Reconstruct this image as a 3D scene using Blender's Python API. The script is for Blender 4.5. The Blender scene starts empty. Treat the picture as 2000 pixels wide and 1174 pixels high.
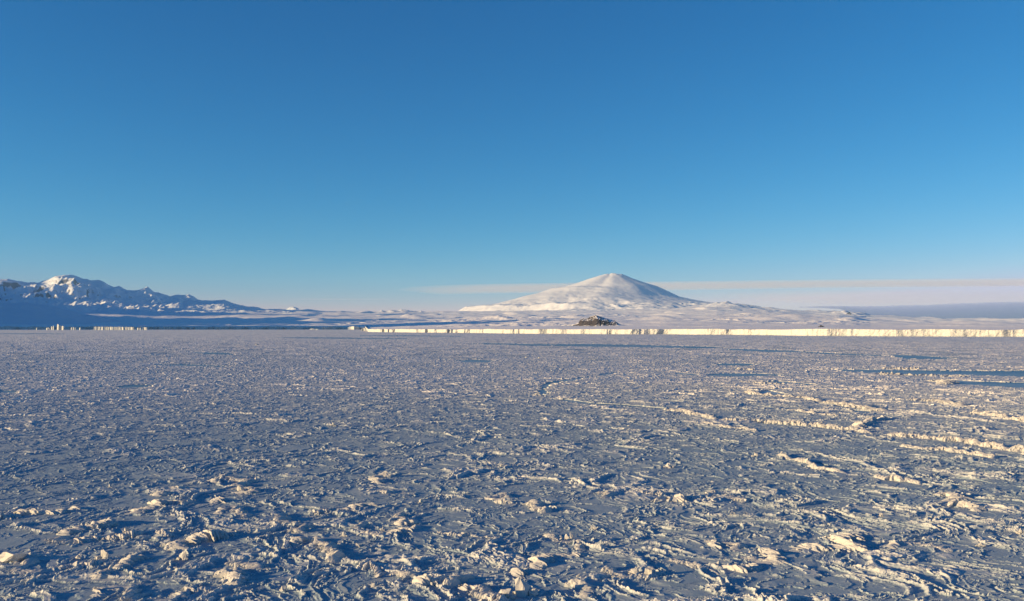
import bpy, math
import numpy as np
rad = math.radians
sc = bpy.context.scene
C = sc.collection

# ------------------------------------------------------------------ camera
CAM_H = 20.0                    # deck height above the ice
F = 1732.0                      # focal length in pixels of a 2000 px wide frame
PITCH = math.atan2(54.0, F)     # tilted up slightly
cam = bpy.data.cameras.new('camera')
cam.sensor_width = 36.0
cam.lens = 36.0 * F / 2000.0
cam.clip_start = 0.5
cam.clip_end = 400000.0
co = bpy.data.objects.new('camera', cam)
co.location = (0, 0, CAM_H)
co.rotation_euler = (math.pi / 2 + PITCH, 0, 0)
C.objects.link(co)
sc.camera = co

# ------------------------------------------------------------------ sky and sun
SUN_EL = rad(9.3)
SUN_AZ = rad(-108.0)            # clockwise from +Y (the viewing direction): left and a little behind
SUN_DIR = np.array([math.sin(SUN_AZ) * math.cos(SUN_EL), math.cos(SUN_AZ) * math.cos(SUN_EL), math.sin(SUN_EL)])
SKY_CURVE = [(0.85, 2.6), (0.96, 1.17), (1.20, 0.9)]     # gain and gamma of the red, green and blue response
w = bpy.data.worlds.new('World')
sc.world = w
w.use_nodes = True
wn = w.node_tree
sky = wn.nodes.new('ShaderNodeTexSky')
sky.sky_type = 'NISHITA'
sky.sun_disc = False
sky.sun_elevation = SUN_EL
sky.sun_rotation = SUN_AZ % (2 * math.pi)
sky.altitude = 0.0
sky.air_density = 0.75
sky.dust_density = 0.0
sky.ozone_density = 5.0
# camera colour response: the same curve for the whole sky, one per channel
sp = wn.nodes.new('ShaderNodeSeparateColor'); cb = wn.nodes.new('ShaderNodeCombineColor')
wn.links.new(sky.outputs[0], sp.inputs[0])
for ch, (gain, gam) in enumerate(SKY_CURVE):
    p_ = wn.nodes.new('ShaderNodeMath'); p_.operation = 'POWER'; p_.inputs[1].default_value = gam
    g_ = wn.nodes.new('ShaderNodeMath'); g_.operation = 'MULTIPLY'; g_.inputs[1].default_value = gain
    m_ = wn.nodes.new('ShaderNodeMath'); m_.operation = 'MINIMUM'; m_.inputs[1].default_value = (5.0, 4.5, 6.5)[ch]
    wn.links.new(sp.outputs[ch], p_.inputs[0]); wn.links.new(p_.outputs[0], g_.inputs[0]); wn.links.new(g_.outputs[0], m_.inputs[0])
    wn.links.new(m_.outputs[0], cb.inputs[ch])
wn.links.new(cb.outputs[0], wn.nodes['Background'].inputs[0])
wn.nodes['Background'].inputs[1].default_value = 0.074

sl = bpy.data.lights.new('sun', 'SUN')
sl.energy = 5.0
sl.angle = rad(0.5)
sl.color = (1.0, 0.70, 0.34)
so = bpy.data.objects.new('sun', sl)
from mathutils import Vector
so.rotation_euler = Vector(-SUN_DIR).to_track_quat('-Z', 'Y').to_euler()
so.location = (-50, -15, 60)
C.objects.link(so)

sc.view_settings.view_transform = 'Standard'
sc.view_settings.look = 'None'
sc.view_settings.exposure = 0.95
sc.view_settings.gamma = 1.0
sc.view_settings.use_curve_mapping = False
sc.cycles.use_denoising = True
sc.cycles.max_bounces = 6
sc.cycles.diffuse_bounces = 3
sc.cycles.transparent_max_bounces = 16
sc.cycles.volume_bounces = 2

# ------------------------------------------------------------------ helpers
def tag(o, label=None, cat=None, group=None, kind=None):
    if label: o['label'] = label
    if cat: o['category'] = cat
    if group: o['group'] = group
    if kind: o['kind'] = kind
    return o

def mesh_np(name, verts, quads, mat, attrs=None, tris=None, smooth=False, parent=None):
    """one mesh object out of numpy arrays"""
    me = bpy.data.meshes.new(name)
    nv = len(verts)
    me.vertices.add(nv)
    me.vertices.foreach_set('co', np.ascontiguousarray(verts, dtype=np.float32).ravel())
    q = np.asarray(quads, dtype=np.int32).reshape(-1, 4)
    nq = len(q)
    idx = q.ravel(); starts = np.arange(nq, dtype=np.int32) * 4
    if tris is not None and len(tris):
        t = np.asarray(tris, dtype=np.int32).reshape(-1, 3)
        starts = np.concatenate([starts, nq * 4 + np.arange(len(t), dtype=np.int32) * 3])
        idx = np.concatenate([idx, t.ravel()])
    me.loops.add(len(idx))
    me.loops.foreach_set('vertex_index', idx)
    me.polygons.add(len(starts))
    me.polygons.foreach_set('loop_start', starts)
    me.update(calc_edges=True)
    if smooth:
        me.polygons.foreach_set('use_smooth', np.ones(len(starts), dtype=bool))
    else:
        me.polygons.foreach_set('use_smooth', np.zeros(len(starts), dtype=bool))
    if attrs:
        for k, v in attrs.items():
            a = me.attributes.new(k, 'FLOAT', 'POINT')
            a.data.foreach_set('value', np.ascontiguousarray(v, dtype=np.float32).ravel())
    me.materials.append(mat)
    o = bpy.data.objects.new(name, me)
    C.objects.link(o)
    o.parent = parent
    return o

def grid_quads(nr, ncol, off=0, wrap=False):
    i = np.arange(nr - 1, dtype=np.int32)[:, None]
    j = np.arange(ncol if wrap else ncol - 1, dtype=np.int32)[None, :]
    jn = (j + 1) % ncol
    a = i * ncol + j; b = i * ncol + jn; c = (i + 1) * ncol + jn; d = (i + 1) * ncol + j
    return (np.stack([a, b, c, d], -1) + off).reshape(-1, 4)

def px_ang(px, py):
    """azimuth (clockwise from +Y) and elevation of a point seen at this spot of the 2000 x 1174 photograph"""
    x = (np.asarray(px, float) - 1000) / F
    u = (587 - np.asarray(py, float)) / F
    cy = math.cos(PITCH); sy = math.sin(PITCH)
    X = x; Y = cy - u * sy; Z = sy + u * cy
    return np.arctan2(X, Y), np.arctan2(Z, np.hypot(X, Y))

def px_ground(px, py):
    a, e = px_ang(px, py)
    r = CAM_H / np.tan(-e)
    return np.sin(a) * r, np.cos(a) * r

def px_h(px, py, r):
    """height above the ice of a point seen there at horizontal distance r"""
    a, e = px_ang(px, py)
    return CAM_H + r * np.tan(e)

def smooth(e0, e1, x):
    t = np.clip((x - e0) / (e1 - e0), 0, 1)
    return t * t * (3 - 2 * t)

rng = np.random.default_rng(11)

# ---- periodic tiles used by every surface
def fft_noise(n, beta, lo, hi, seed):
    r = np.random.default_rng(seed)
    f = np.fft.rfft2(r.standard_normal((n, n)))
    kx = np.fft.fftfreq(n)[:, None] * n; ky = np.fft.rfftfreq(n)[None, :] * n
    k = np.hypot(kx, ky)
    amp = np.where((k >= lo) & (k <= hi), np.maximum(k, 1) ** (-beta), 0)
    o = np.fft.irfft2(f * amp, s=(n, n))
    return (o / o.std()).astype(np.float32)

def samp(tile, x, y, period, ang=0.0, ox=0.0, oy=0.0):
    """bilinear look-up of a periodic tile laid over the world with the given period in metres"""
    n = tile.shape[0]
    c, s = math.cos(ang), math.sin(ang)
    u = ((x * c - y * s) / period + ox) * n
    v = ((x * s + y * c) / period + oy) * n
    iu = np.floor(u); iv = np.floor(v)
    fu = (u - iu).astype(np.float32); fv = (v - iv).astype(np.float32)
    iu = iu.astype(np.int64) % n; iv = iv.astype(np.int64) % n
    iu1 = (iu + 1) % n; iv1 = (iv + 1) % n
    return (tile[iu, iv] * (1 - fu) * (1 - fv) + tile[iu1, iv] * fu * (1 - fv)
            + tile[iu, iv1] * (1 - fu) * fv + tile[iu1, iv1] * fu * fv)

NB = fft_noise(1024, 1.6, 6, 400, 3)      # broken cloud-like noise, features from 1/6 of the period down
NS = fft_noise(1024, 1.0, 8, 24, 4)       # smooth bumps, about 1/16 of the period
NT = fft_noise(1024, 2.1, 5, 250, 15)     # terrain
NF = fft_noise(1024, 2.4, 4, 200, 5)      # softer terrain noise
RG = 1 - np.abs(fft_noise(1024, 2.2, 5, 120, 6)) ; RG = RG.astype(np.float32)   # ridged

def stamp_tile(n, size, count, rmin, rmax, tilt, zr, rim, seed, elong=1.0, power=1.0):
    """heights of a heap of overlapping thin tilted plates with jagged outlines"""
    r = np.random.default_rng(seed)
    T = np.zeros((n, n), np.float32)
    px = size / n
    for k in range(count):
        R = rmin + (rmax - rmin) * r.random() ** 2.2
        cx, cy = r.random(2) * n
        el = 1 + (elong - 1) * r.random()
        m = int(R * el / px) + 2
        ix = np.arange(int(cx) - m, int(cx) + m + 1); iy = np.arange(int(cy) - m, int(cy) + m + 1)
        dx = ((ix - cx) * px)[:, None]; dy = ((iy - cy) * px)[None, :]
        th = r.random() * 6.283
        u = (dx * math.cos(th) + dy * math.sin(th)) / el; v = -dx * math.sin(th) + dy * math.cos(th)
        ph = np.arctan2(v, u)
        p = r.random(4) * 6.283
        Rr = R * (0.80 + 0.13 * np.sin(2 * ph + p[0]) + 0.09 * np.sin(3 * ph + p[1]) + 0.05 * np.sin(7 * ph + p[2]) + 0.03 * np.sin(13 * ph + p[3]))
        d = np.hypot(u, v) / Rr
        tl = tilt * (r.random() ** power); ta = r.random() * 6.283
        z = zr * r.random() + tl * (dx * math.cos(ta) + dy * math.sin(ta)) * (1 if R < 1 else 1 / R) + rim * np.exp(-((d - 0.95) / (0.05 / min(max(R, 0.4), 2.0))) ** 2) * r.random() * np.clip(0.5 + np.sin(ph + p[1]) + 0.5 * np.sin(5 * ph + p[0]), 0, 1.3)
        z = z - 0.25 * np.clip(d - 0.97, 0, 1) * R * 4
        g = np.ix_(ix % n, iy % n)
        cur = T[g]
        ins = (d < 1)
        # newer plates ride over what they cover unless it stands much higher
        T[g] = np.where(ins, np.maximum(z, cur - 0.5 * zr), cur)
    return T

PL = stamp_tile(2048, 100.0, 11000, 0.45, 3.4, 0.15, 0.08, 0.085, 21, 2.2)          # rafted thin plates
RB = stamp_tile(1536, 44.0, 11000, 0.18, 1.5, 0.45, 0.34, 0.07, 22, 1.8)          # rubble of upended pieces
PL = PL - PL.mean()
RB = np.clip(RB, -0.05, 1.2)

def voronoi_tile(n, cells, seed):
    """distance to the nearest cell border, in units of a cell, of a periodic warped cell pattern"""
    r = np.random.default_rng(seed)
    pts = r.random((cells, cells, 2))
    g = (np.arange(n) + 0.5) / n * cells
    X, Y = np.meshgrid(g, g, indexing='ij')
    s = n // 1024 if n >= 1024 else 1
    wx = np.kron(NS, np.ones((s, s)))[:n, :n]; wy = np.roll(wx, n // 3, 0).T
    X = X + 0.22 * wx + 0.10 * np.roll(np.kron(NB, np.ones((s, s)))[:n, :n], 77, 1)
    Y = Y + 0.22 * wy + 0.10 * np.kron(NB, np.ones((s, s)))[:n, :n].T
    ci = np.floor(X).astype(int); cj = np.floor(Y).astype(int)
    d1 = np.full(X.shape, 9.0); d2 = d1.copy()
    for di in (-1, 0, 1):
        for dj in (-1, 0, 1):
            a = (ci + di) % cells; b = (cj + dj) % cells
            d = np.hypot(ci + di + pts[a, b, 0] - X, cj + dj + pts[a, b, 1] - Y)
            m = d < d1
            d2 = np.where(m, d1, np.minimum(d2, d)); d1 = np.where(m, d, d1)
    return (d2 - d1).astype(np.float32)
VO = voronoi_tile(2048, 16, 8)

# ------------------------------------------------------------------ materials
def new_mat(name):
    m = bpy.data.materials.new(name); m.use_nodes = True
    nt = m.node_tree
    return m, nt, nt.nodes['Principled BSDF']

def nd(nt, typ, **kw):
    n = nt.nodes.new(typ)
    for k, v in kw.items():
        if k in n.inputs: n.inputs[k].default_value = v
        else: setattr(n, k, v)
    return n

def ramp(nt, stops, src):
    r = nt.nodes.new('ShaderNodeValToRGB')
    els = r.color_ramp.elements
    while len(els) < len(stops): els.new(0.5)
    for e, (p, c) in zip(els, stops):
        e.position = p; e.color = (*c, 1) if len(c) == 3 else c
    nt.links.new(src, r.inputs[0])
    return r.outputs[0]

def ice_material(name, flat, mid, snow, bump1=0.5, rough=0.55):
    """grey young ice that turns to white, frosted ice where the attribute 'snow' is high"""
    m, nt, bs = new_mat(name)
    L = nt.links.new
    geo = nd(nt, 'ShaderNodeNewGeometry')
    at = nd(nt, 'ShaderNodeAttribute', attribute_name='snow')
    n1 = nd(nt, 'ShaderNodeTexNoise', Scale=0.9, Detail=5.0, Roughness=0.65)
    L(geo.outputs['Position'], n1.inputs['Vector'])
    n0 = nd(nt, 'ShaderNodeTexNoise', Scale=0.013, Detail=4.0, Roughness=0.6)
    L(geo.outputs['Position'], n0.inputs['Vector'])
    fac = nd(nt, 'ShaderNodeMath', operation='MULTIPLY_ADD')
    L(n1.outputs[0], fac.inputs[0]); fac.inputs[1].default_value = 0.9
    sub = nd(nt, 'ShaderNodeMath', operation='SUBTRACT'); L(at.outputs['Fac'], sub.inputs[0]); sub.inputs[1].default_value = 0.45
    L(sub.outputs[0], fac.inputs[2])
    add = nd(nt, 'ShaderNodeMath', operation='MULTIPLY_ADD')
    L(n0.outputs[0], add.inputs[0]); add.inputs[1].default_value = 0.5
    sub2 = nd(nt, 'ShaderNodeMath', operation='SUBTRACT'); L(fac.outputs[0], sub2.inputs[0]); sub2.inputs[1].default_value = 0.25
    L(sub2.outputs[0], add.inputs[2])
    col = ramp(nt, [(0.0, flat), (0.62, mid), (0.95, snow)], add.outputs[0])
    L(col, bs.inputs['Base Color'])
    bs.inputs['Roughness'].default_value = rough
    bs.inputs['Specular IOR Level'].default_value = 0.35
    b1 = nd(nt, 'ShaderNodeTexNoise', Scale=3.2, Detail=6.0, Roughness=0.68)
    mp = nd(nt, 'ShaderNodeMapping'); mp.inputs['Scale'].default_value = (1.0, 0.55, 1.0); mp.inputs['Rotation'].default_value = (0, 0, 0.5)
    L(geo.outputs['Position'], mp.inputs[0]); L(mp.outputs[0], b1.inputs['Vector'])
    bu = nd(nt, 'ShaderNodeBump', Strength=bump1, Distance=0.10)
    L(b1.outputs[0], bu.inputs['Height'])
    L(bu.outputs[0], bs.inputs['Normal'])
    return m

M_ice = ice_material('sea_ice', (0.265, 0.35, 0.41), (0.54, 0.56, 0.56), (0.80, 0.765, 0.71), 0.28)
M_ridge = ice_material('ridge_ice', (0.36, 0.41, 0.44), (0.50, 0.50, 0.49), (0.54, 0.53, 0.51), 0.35)

def snow_material(name, snow=(0.88, 0.88, 0.90), rock=(0.10, 0.085, 0.075), s0=0.80, s1=0.72, scale=0.004, bumpd=25.0, bumps=0.012, amt=0.10):
    """firn on gentle slopes, bare rock where the ground is steep"""
    m, nt, bs = new_mat(name)
    L = nt.links.new
    geo = nd(nt, 'ShaderNodeNewGeometry')
    sep = nd(nt, 'ShaderNodeSeparateXYZ'); L(geo.outputs['Normal'], sep.inputs[0])
    n1 = nd(nt, 'ShaderNodeTexNoise', Scale=scale, Detail=6.0, Roughness=0.65)
    L(geo.outputs['Position'], n1.inputs['Vector'])
    ma = nd(nt, 'ShaderNodeMath', operation='MULTIPLY_ADD'); L(n1.outputs[0], ma.inputs[0]); ma.inputs[1].default_value = -2 * amt
    L(sep.outputs[2], ma.inputs[2])
    mr = nd(nt, 'ShaderNodeMapRange'); L(ma.outputs[0], mr.inputs[0])
    mr.inputs[1].default_value = s1 - amt; mr.inputs[2].default_value = s0 - amt
    mx = nd(nt, 'ShaderNodeMix', data_type='RGBA'); L(mr.outputs[0], mx.inputs[0])
    mx.inputs[6].default_value = (*rock, 1); mx.inputs[7].default_value = (*snow, 1)
    L(mx.outputs[2], bs.inputs['Base Color'])
    bs.inputs['Roughness'].default_value = 0.8
    bs.inputs['Specular IOR Level'].default_value = 0.1
    b = nd(nt, 'ShaderNodeTexNoise', Scale=bumps, Detail=5.0, Roughness=0.6); L(geo.outputs['Position'], b.inputs['Vector'])
    bu = nd(nt, 'ShaderNodeBump', Strength=0.5, Distance=bumpd); L(b.outputs[0], bu.inputs['Height'])
    L(bu.outputs[0], bs.inputs['Normal'])
    return m

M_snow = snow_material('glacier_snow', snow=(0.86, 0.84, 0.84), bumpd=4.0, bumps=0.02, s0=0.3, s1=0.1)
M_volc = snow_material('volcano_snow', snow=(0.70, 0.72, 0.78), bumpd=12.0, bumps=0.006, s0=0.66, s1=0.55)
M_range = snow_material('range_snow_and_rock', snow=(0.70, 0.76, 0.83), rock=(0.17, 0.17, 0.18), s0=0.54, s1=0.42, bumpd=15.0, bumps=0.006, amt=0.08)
M_rock = snow_material('dark_rock_with_snow', rock=(0.05, 0.045, 0.055), s0=0.86, s1=0.79, scale=0.012, bumpd=5.0, bumps=0.05, amt=0.10)

def cliff_material():
    m, nt, bs = new_mat('cliff_ice')
    L = nt.links.new
    geo = nd(nt, 'ShaderNodeNewGeometry')
    mp = nd(nt, 'ShaderNodeMapping'); mp.inputs['Scale'].default_value = (1.0, 1.0, 0.25); L(geo.outputs['Position'], mp.inputs[0])
    n = nd(nt, 'ShaderNodeTexNoise', Scale=0.07, Detail=6.0, Roughness=0.7); L(mp.outputs[0], n.inputs['Vector'])
    col = ramp(nt, [(0.32, (0.26, 0.33, 0.36)), (0.42, (0.46, 0.49, 0.50)), (0.62, (0.54, 0.55, 0.56))], n.outputs[0])
    L(col, bs.inputs['Base Color'])
    bs.inputs['Roughness'].default_value = 0.6
    bs.inputs['Specular IOR Level'].default_value = 0.2
    bu = nd(nt, 'ShaderNodeBump', Strength=0.5, Distance=1.5); L(n.outputs[0], bu.inputs['Height']); L(bu.outputs[0], bs.inputs['Normal'])
    return m
M_cliff = cliff_material()

def water_material():
    m, nt, bs = new_mat('open_water')
    L = nt.links.new
    geo = nd(nt, 'ShaderNodeNewGeometry')
    mp0 = nd(nt, 'ShaderNodeMapping'); mp0.inputs['Scale'].default_value = (0.006, 0.05, 1.0); L(geo.outputs['Position'], mp0.inputs[0])
    n0 = nd(nt, 'ShaderNodeTexNoise', Scale=1.0, Detail=6.0, Roughness=0.7); L(mp0.outputs[0], n0.inputs['Vector'])
    L(ramp(nt, [(0.38, (0.07, 0.15, 0.23)), (0.50, (0.15, 0.25, 0.34)), (0.62, (0.36, 0.43, 0.49))], n0.outputs[0]), bs.inputs['Base Color'])
    bs.inputs['Roughness'].default_value = 0.38
    bs.inputs['IOR'].default_value = 1.33
    n = nd(nt, 'ShaderNodeTexNoise', Scale=0.7, Detail=4.0, Roughness=0.6); L(geo.outputs['Position'], n.inputs['Vector'])
    bu = nd(nt, 'ShaderNodeBump', Strength=0.3, Distance=0.25); L(n.outputs[0], bu.inputs['Height']); L(bu.outputs[0], bs.inputs['Normal'])
    return m
M_water = water_material()

# ------------------------------------------------------------------ the setting: water
WATER_Z = -0.12
nseg = 96
wr = [0.0, 500.0, 5000.0, 70000.0]
wv = [(0, 0, WATER_Z)] + [(math.sin(2 * math.pi * k / nseg) * r_, math.cos(2 * math.pi * k / nseg) * r_, WATER_Z) for r_ in wr[1:] for k in range(nseg)]
wt = [(0, 1 + (k + 1) % nseg, 1 + k) for k in range(nseg)]
wq = [(1 + i * nseg + k, 1 + i * nseg + (k + 1) % nseg, 1 + (i + 1) * nseg + (k + 1) % nseg, 1 + (i + 1) * nseg + k) for i in range(2) for k in range(nseg)]
o = mesh_np('water', np.array(wv), [(a, d, c, b)[::-1] for a, b, c, d in wq], M_water, tris=wt)
tag(o, 'dark blue open water showing in the leads between the ice', kind='structure')

# leads: outlines read off the photograph and laid on the sea surface
LEADS = [
    # wide dark lead in front of the shelf, and its continuation to the right
    [(905, 671), (960, 670), (1060, 672), (1150, 671.5), (1280, 674), (1400, 677), (1415, 679.5), (1380, 681), (1270, 679), (1160, 677.5), (1060, 676), (985, 674)],
    [(1405, 680), (1470, 682), (1560, 685), (1575, 687.5), (1500, 688), (1430, 684.5)],
    [(1565, 686), (1640, 690), (1730, 694), (1730, 696), (1640, 693), (1570, 689)],
    [(1735, 692.5), (1790, 694), (1835, 697), (1870, 700), (1830, 702.5), (1770, 701), (1740, 697)],
    [(1625, 721), (1700, 721), (1800, 722.5), (1900, 724), (2030, 723), (2100, 722), (2100, 738), (2000, 736.5), (1900, 733), (1800, 732), (1720, 729.5), (1650, 726)],
    [(1850, 741), (1900, 744), (2000, 747), (2100, 750), (2100, 760), (2000, 757.5), (1930, 754), (1860, 750)],
    [(1380, 731), (1420, 729), (1470, 729), (1530, 731), (1520, 734), (1430, 735.5), (1380, 734)],
    [(1400, 710), (1450, 709), (1480, 711), (1460, 715), (1400, 714)],
    [(700, 655.2), (800, 655), (900, 656.2), (905, 657.4), (800, 656.8), (700, 656.2)],
    [(540, 659), (650, 659), (800, 661), (790, 662.5), (650, 661.5), (560, 660.5)],
    [(885, 704), (930, 702), (965, 704), (955, 708.5), (905, 708)],
    [(0, 651.2), (90, 651.2), (160, 652.4), (0, 652.6)],
    [(300, 711.5), (360, 711), (440, 714), (450, 717), (380, 715), (300, 713.5)],
    [(360, 687), (450, 689), (460, 693), (400, 692)],
    [(225, 755), (260, 751), (300, 751.5), (295, 755), (240, 758)],
    [(0, 762), (30, 763), (40, 768), (0, 767)],
    [(1048, 770), (1052, 758), (1062, 749), (1080, 744), (1120, 739), (1150, 735), (1154, 738), (1122, 743), (1085, 748), (1072, 754), (1068, 760), (1074, 768), (1062, 775)],
    [(1070, 778), (1110, 780), (1160, 787), (1160, 790), (1110, 785)],
    [(1160, 787), (1220, 790), (1300, 797), (1300, 799.5), (1215, 793), (1160, 790)],
    [(1170, 731), (1205, 727), (1210, 729), (1172, 733.5)],
    [(1320, 727), (1365, 731), (1360, 734), (1320, 730)],
    [(1480, 764), (1500, 762), (1545, 771), (1545, 775), (1500, 772)],
    [(1590, 782), (1640, 787), (1690, 795), (1690, 801), (1640, 793), (1590, 786)],
    [(1485, 745), (1520, 744), (1590, 750), (1600, 753), (1530, 750)],
    [(1660, 800), (1700, 802), (1700, 808), (1670, 806)],
    [(1480, 824), (1560, 828), (1640, 836), (1640, 839), (1560, 832), (1480, 827.5)],
    [(1580, 903), (1600, 902), (1625, 913), (1612, 917), (1590, 910)],
]
LEADS_W = []
for P in LEADS:
    a = np.array(P, float)
    X, Y = px_ground(a[:, 0], a[:, 1])
    LEADS_W.append(np.stack([X, Y], 1))

def in_leads(x, y):
    """which points fall on open water; borders are frayed at the scale of the floes"""
    out = np.zeros(x.shape, bool)
    for P in LEADS_W:
        d0 = float(np.hypot(P[:, 0], P[:, 1]).mean())
        ln = float(np.hypot(np.ptp(P[:, 0]), np.ptp(P[:, 1])))
        wob = min(0.012 * ln, 0.02 * d0) * (0.5 if d0 < 420 else 1.0)
        x0, x1 = P[:, 0].min() - 4 * wob, P[:, 0].max() + 4 * wob
        y0, y1 = P[:, 1].min() - 4 * wob, P[:, 1].max() + 4 * wob
        s = np.nonzero((x > x0) & (x < x1) & (y > y0) & (y < y1) & ~out)
        if not len(s[0]): continue
        qx, qy = x[s], y[s]
        per = max(50.0, ln * 0.4)
        qx2 = qx + wob * samp(NB, qx, qy, per, 0.3) * 0.8
        qy2 = qy + wob * samp(NB, qx, qy, per, 1.3, 0.4) * 2.0
        ins = np.zeros(qx.shape, bool)
        n = len(P)
        for i in range(n):
            xa, ya = P[i]; xb, yb = P[(i + 1) % n]
            if ya == yb: continue
            c = ((ya > qy2) != (yb > qy2)) & (qx2 < (xb - xa) * (qy2 - ya) / (yb - ya) + xa)
            ins ^= c
        out[s] |= ins
    return out

# ------------------------------------------------------------------ the sea ice
def region_heave(x, y):
    """how strongly the pack is ridged at a place: the jumbled belt close by, the shear zone on the right"""
    r = np.hypot(x, y)
    az = np.degrees(np.arctan2(x, y))
    g = samp(NS, x, y, 900.0, 0.4) * 0.22 + samp(NS, x, y, 260.0, 1.1) * 0.25
    near = 1 - smooth(100, 150, r + 18 * samp(NS, x, y, 500, 2.0))
    # the fine pancake field at the lower right
    pan = smooth(14, 22, az) * (1 - smooth(70, 84, r + 0.9 * (az - 18)))
    shear = np.exp(-((x - 105 - (y - 220) * 0.30) / (55 + 0.12 * y)) ** 2) * smooth(110, 180, r) * (1 - smooth(500, 1200, r))
    return np.clip(0.15 + 0.60 * near + 0.40 * shear - 1.4 * pan + g * (0.4 + near + shear), 0.0, 1.4), pan

def ice_height(x, y, ridge=True):
    r = np.hypot(x, y)
    heave, pan = region_heave(x, y)
    # domain warp hides the tiling
    wx = x + 1.5 * samp(NS, x, y, 170, 0.9) + 0.22 * samp(NT, x, y, 22, 0.1)
    wy = y + 1.5 * samp(NS, x, y, 190, 2.1, 0.3) + 0.35 * samp(NT, x, y, 22, 1.7)
    pa = samp(PL, wx, wy * 0.5, 100.0, 0.25)
    pb = samp(PL, wx, wy * 0.55, 71.0, 0.1, 0.37, 0.11) * 0.8
    mk = smooth(-0.3, 0.3, samp(NS, x, y, 140, 1.4))
    plates = pa * mk + pb * (1 - mk)
    big = samp(PL, wx, wy, 310.0, 2.7, 0.2, 0.6)        # the same rafting at the scale of whole floes
    z = 0.06 + plates * (0.85 + 0.35 * pan + 0.65 * smooth(120, 350, r)) + big * 1.2 * smooth(0.1, 0.9, heave)
    # pressure ridges along the borders of the floes
    e1 = samp(VO, wx, wy * 0.6, 150.0, 0.3) * 9.4
    e2 = samp(VO, wx, wy, 410.0, 2.2, 0.4) * 25.6
    e3 = samp(VO, wx, wy * 0.6, 62.0, -0.2, 0.15) * 3.9
    rub = samp(RB, x + 0.2 * plates, y * 0.55, 44.0, 0.3) * 0.6 + samp(RB, x, y * 0.6, 31.0, -0.2, 0.3) * 0.4
    # stretches of ridge come and go
    on1 = smooth(0.0, 0.9, samp(NB, x, y, 95, 0.2) * 0.6 + heave * 0.9 - 0.32)
    on2 = smooth(0.0, 0.9, samp(NB, x, y, 260, 1.2) * 0.6 + heave * 0.9 - 0.10)
    on3 = smooth(0.1, 0.9, samp(NB, x, y, 40, 2.2) * 0.45 + 0.55 + 0.1 * heave)
    k1 = np.exp(-(e1 / 0.45) ** 2) * on1
    k2 = np.exp(-(e2 / 1.5) ** 2) * on2
    k3 = np.exp(-(e3 / (0.20 + 0.25 * smooth(120, 400, r))) ** 2) * on3
    far = smooth(150, 600, r)
    rid = k1 * 0.25 * (0.85 + 0.4 * rub) + k2 * (0.32 + 0.15 * far) * (0.6 + 0.9 * rub) + k3 * 0.13 * (0.9 + 0.3 * rub)
    z = z + rid
    # loose scatter of broken bits
    sc_on = smooth(1.0, 1.9, samp(NB, x, y, 60, 0.7, 0.5) * 0.7 + heave * 0.4)
    z = z + sc_on * np.clip(rub - 0.20, 0, 1) * 0.20
    snow = np.clip(np.clip(rid * 2.2 + sc_on * np.clip(rub - 0.15, 0, 1) * 1.6 + np.clip(plates - 0.02, 0, 1) * 2.6 + 0.08, 0, 0.62) + 0.50 * smooth(120, 380, r) + 0.35 * smooth(500, 1200, r), 0, 1)  # distance terms: older snow cover, plus brightness of sunlit facets put into the colour
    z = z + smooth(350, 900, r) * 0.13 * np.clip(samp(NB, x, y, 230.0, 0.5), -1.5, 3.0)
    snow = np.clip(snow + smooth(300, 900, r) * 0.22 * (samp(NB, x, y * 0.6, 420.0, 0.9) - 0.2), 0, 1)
    wet = in_leads(x, y)
    z = np.maximum(z, -0.02)
    z = np.where(wet, -0.5, z)
    return z.astype(np.float32), snow.astype(np.float32)

def rows():
    r = [1.0]
    while r[-1] < 62000:
        q = r[-1]
        if q < 55: s = 1.0
        elif q < 330: s = q / 1000.0
        elif q < 1500: s = q / 480.0
        else: s = q / 130.0
        r.append(q + s)
    return np.array(r)
RR = rows()
fine = np.radians(np.linspace(-35.5, 35.5, 1430))
coarse = np.radians(np.concatenate([np.arange(35.7, 48, 0.2), np.linspace(48, 312, 120), np.arange(312.2, 324.4, 0.2)]))
AZ = np.concatenate([fine, coarse])
nr_, na_ = len(RR), len(AZ)
V = np.empty((nr_, na_, 3), np.float32)
S = np.empty((nr_, na_), np.float32)
sa, ca = np.sin(AZ), np.cos(AZ)
for i0 in range(0, nr_, 200):
    R_ = RR[i0:i0 + 200][:, None]
    X = R_ * sa[None]; Y = R_ * ca[None]
    z, s = ice_height(X, Y)
    V[i0:i0 + 200, :, 0] = X; V[i0:i0 + 200, :, 1] = Y; V[i0:i0 + 200, :, 2] = z; S[i0:i0 + 200] = s
verts = np.concatenate([V.reshape(-1, 3), np.array([[0, 0, 0.05]], np.float32)])
quads = grid_quads(nr_, na_, wrap=True)
cv = nr_ * na_
tris = np.stack([np.full(na_, cv), np.arange(na_) , (np.arange(na_) + 1) % na_], 1)[:, ::-1]
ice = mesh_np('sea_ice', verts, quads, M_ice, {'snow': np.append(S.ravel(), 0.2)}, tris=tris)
tag(ice, 'rafted and broken grey sea ice reaching to the shore', kind='structure')
del V, S, verts, quads

# ------------------------------------------------------------------ pressure ridges (each one a heap of its own)
def resample(P, step):
    P = np.array(P, float)
    d = np.r_[0, np.cumsum(np.hypot(*np.diff(P, axis=0).T))]
    n = max(6, int(d[-1] / step))
    t = np.linspace(0, d[-1], n)
    x = np.interp(t, d, P[:, 0]); y = np.interp(t, d, P[:, 1])
    k = max(1, int(n * 0.03))
    ker = np.ones(2 * k + 1) / (2 * k + 1)
    x = np.convolve(np.pad(x, k, mode='edge'), ker, 'valid'); y = np.convolve(np.pad(y, k, mode='edge'), ker, 'valid')
    return np.stack([x, y], 1), t

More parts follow.
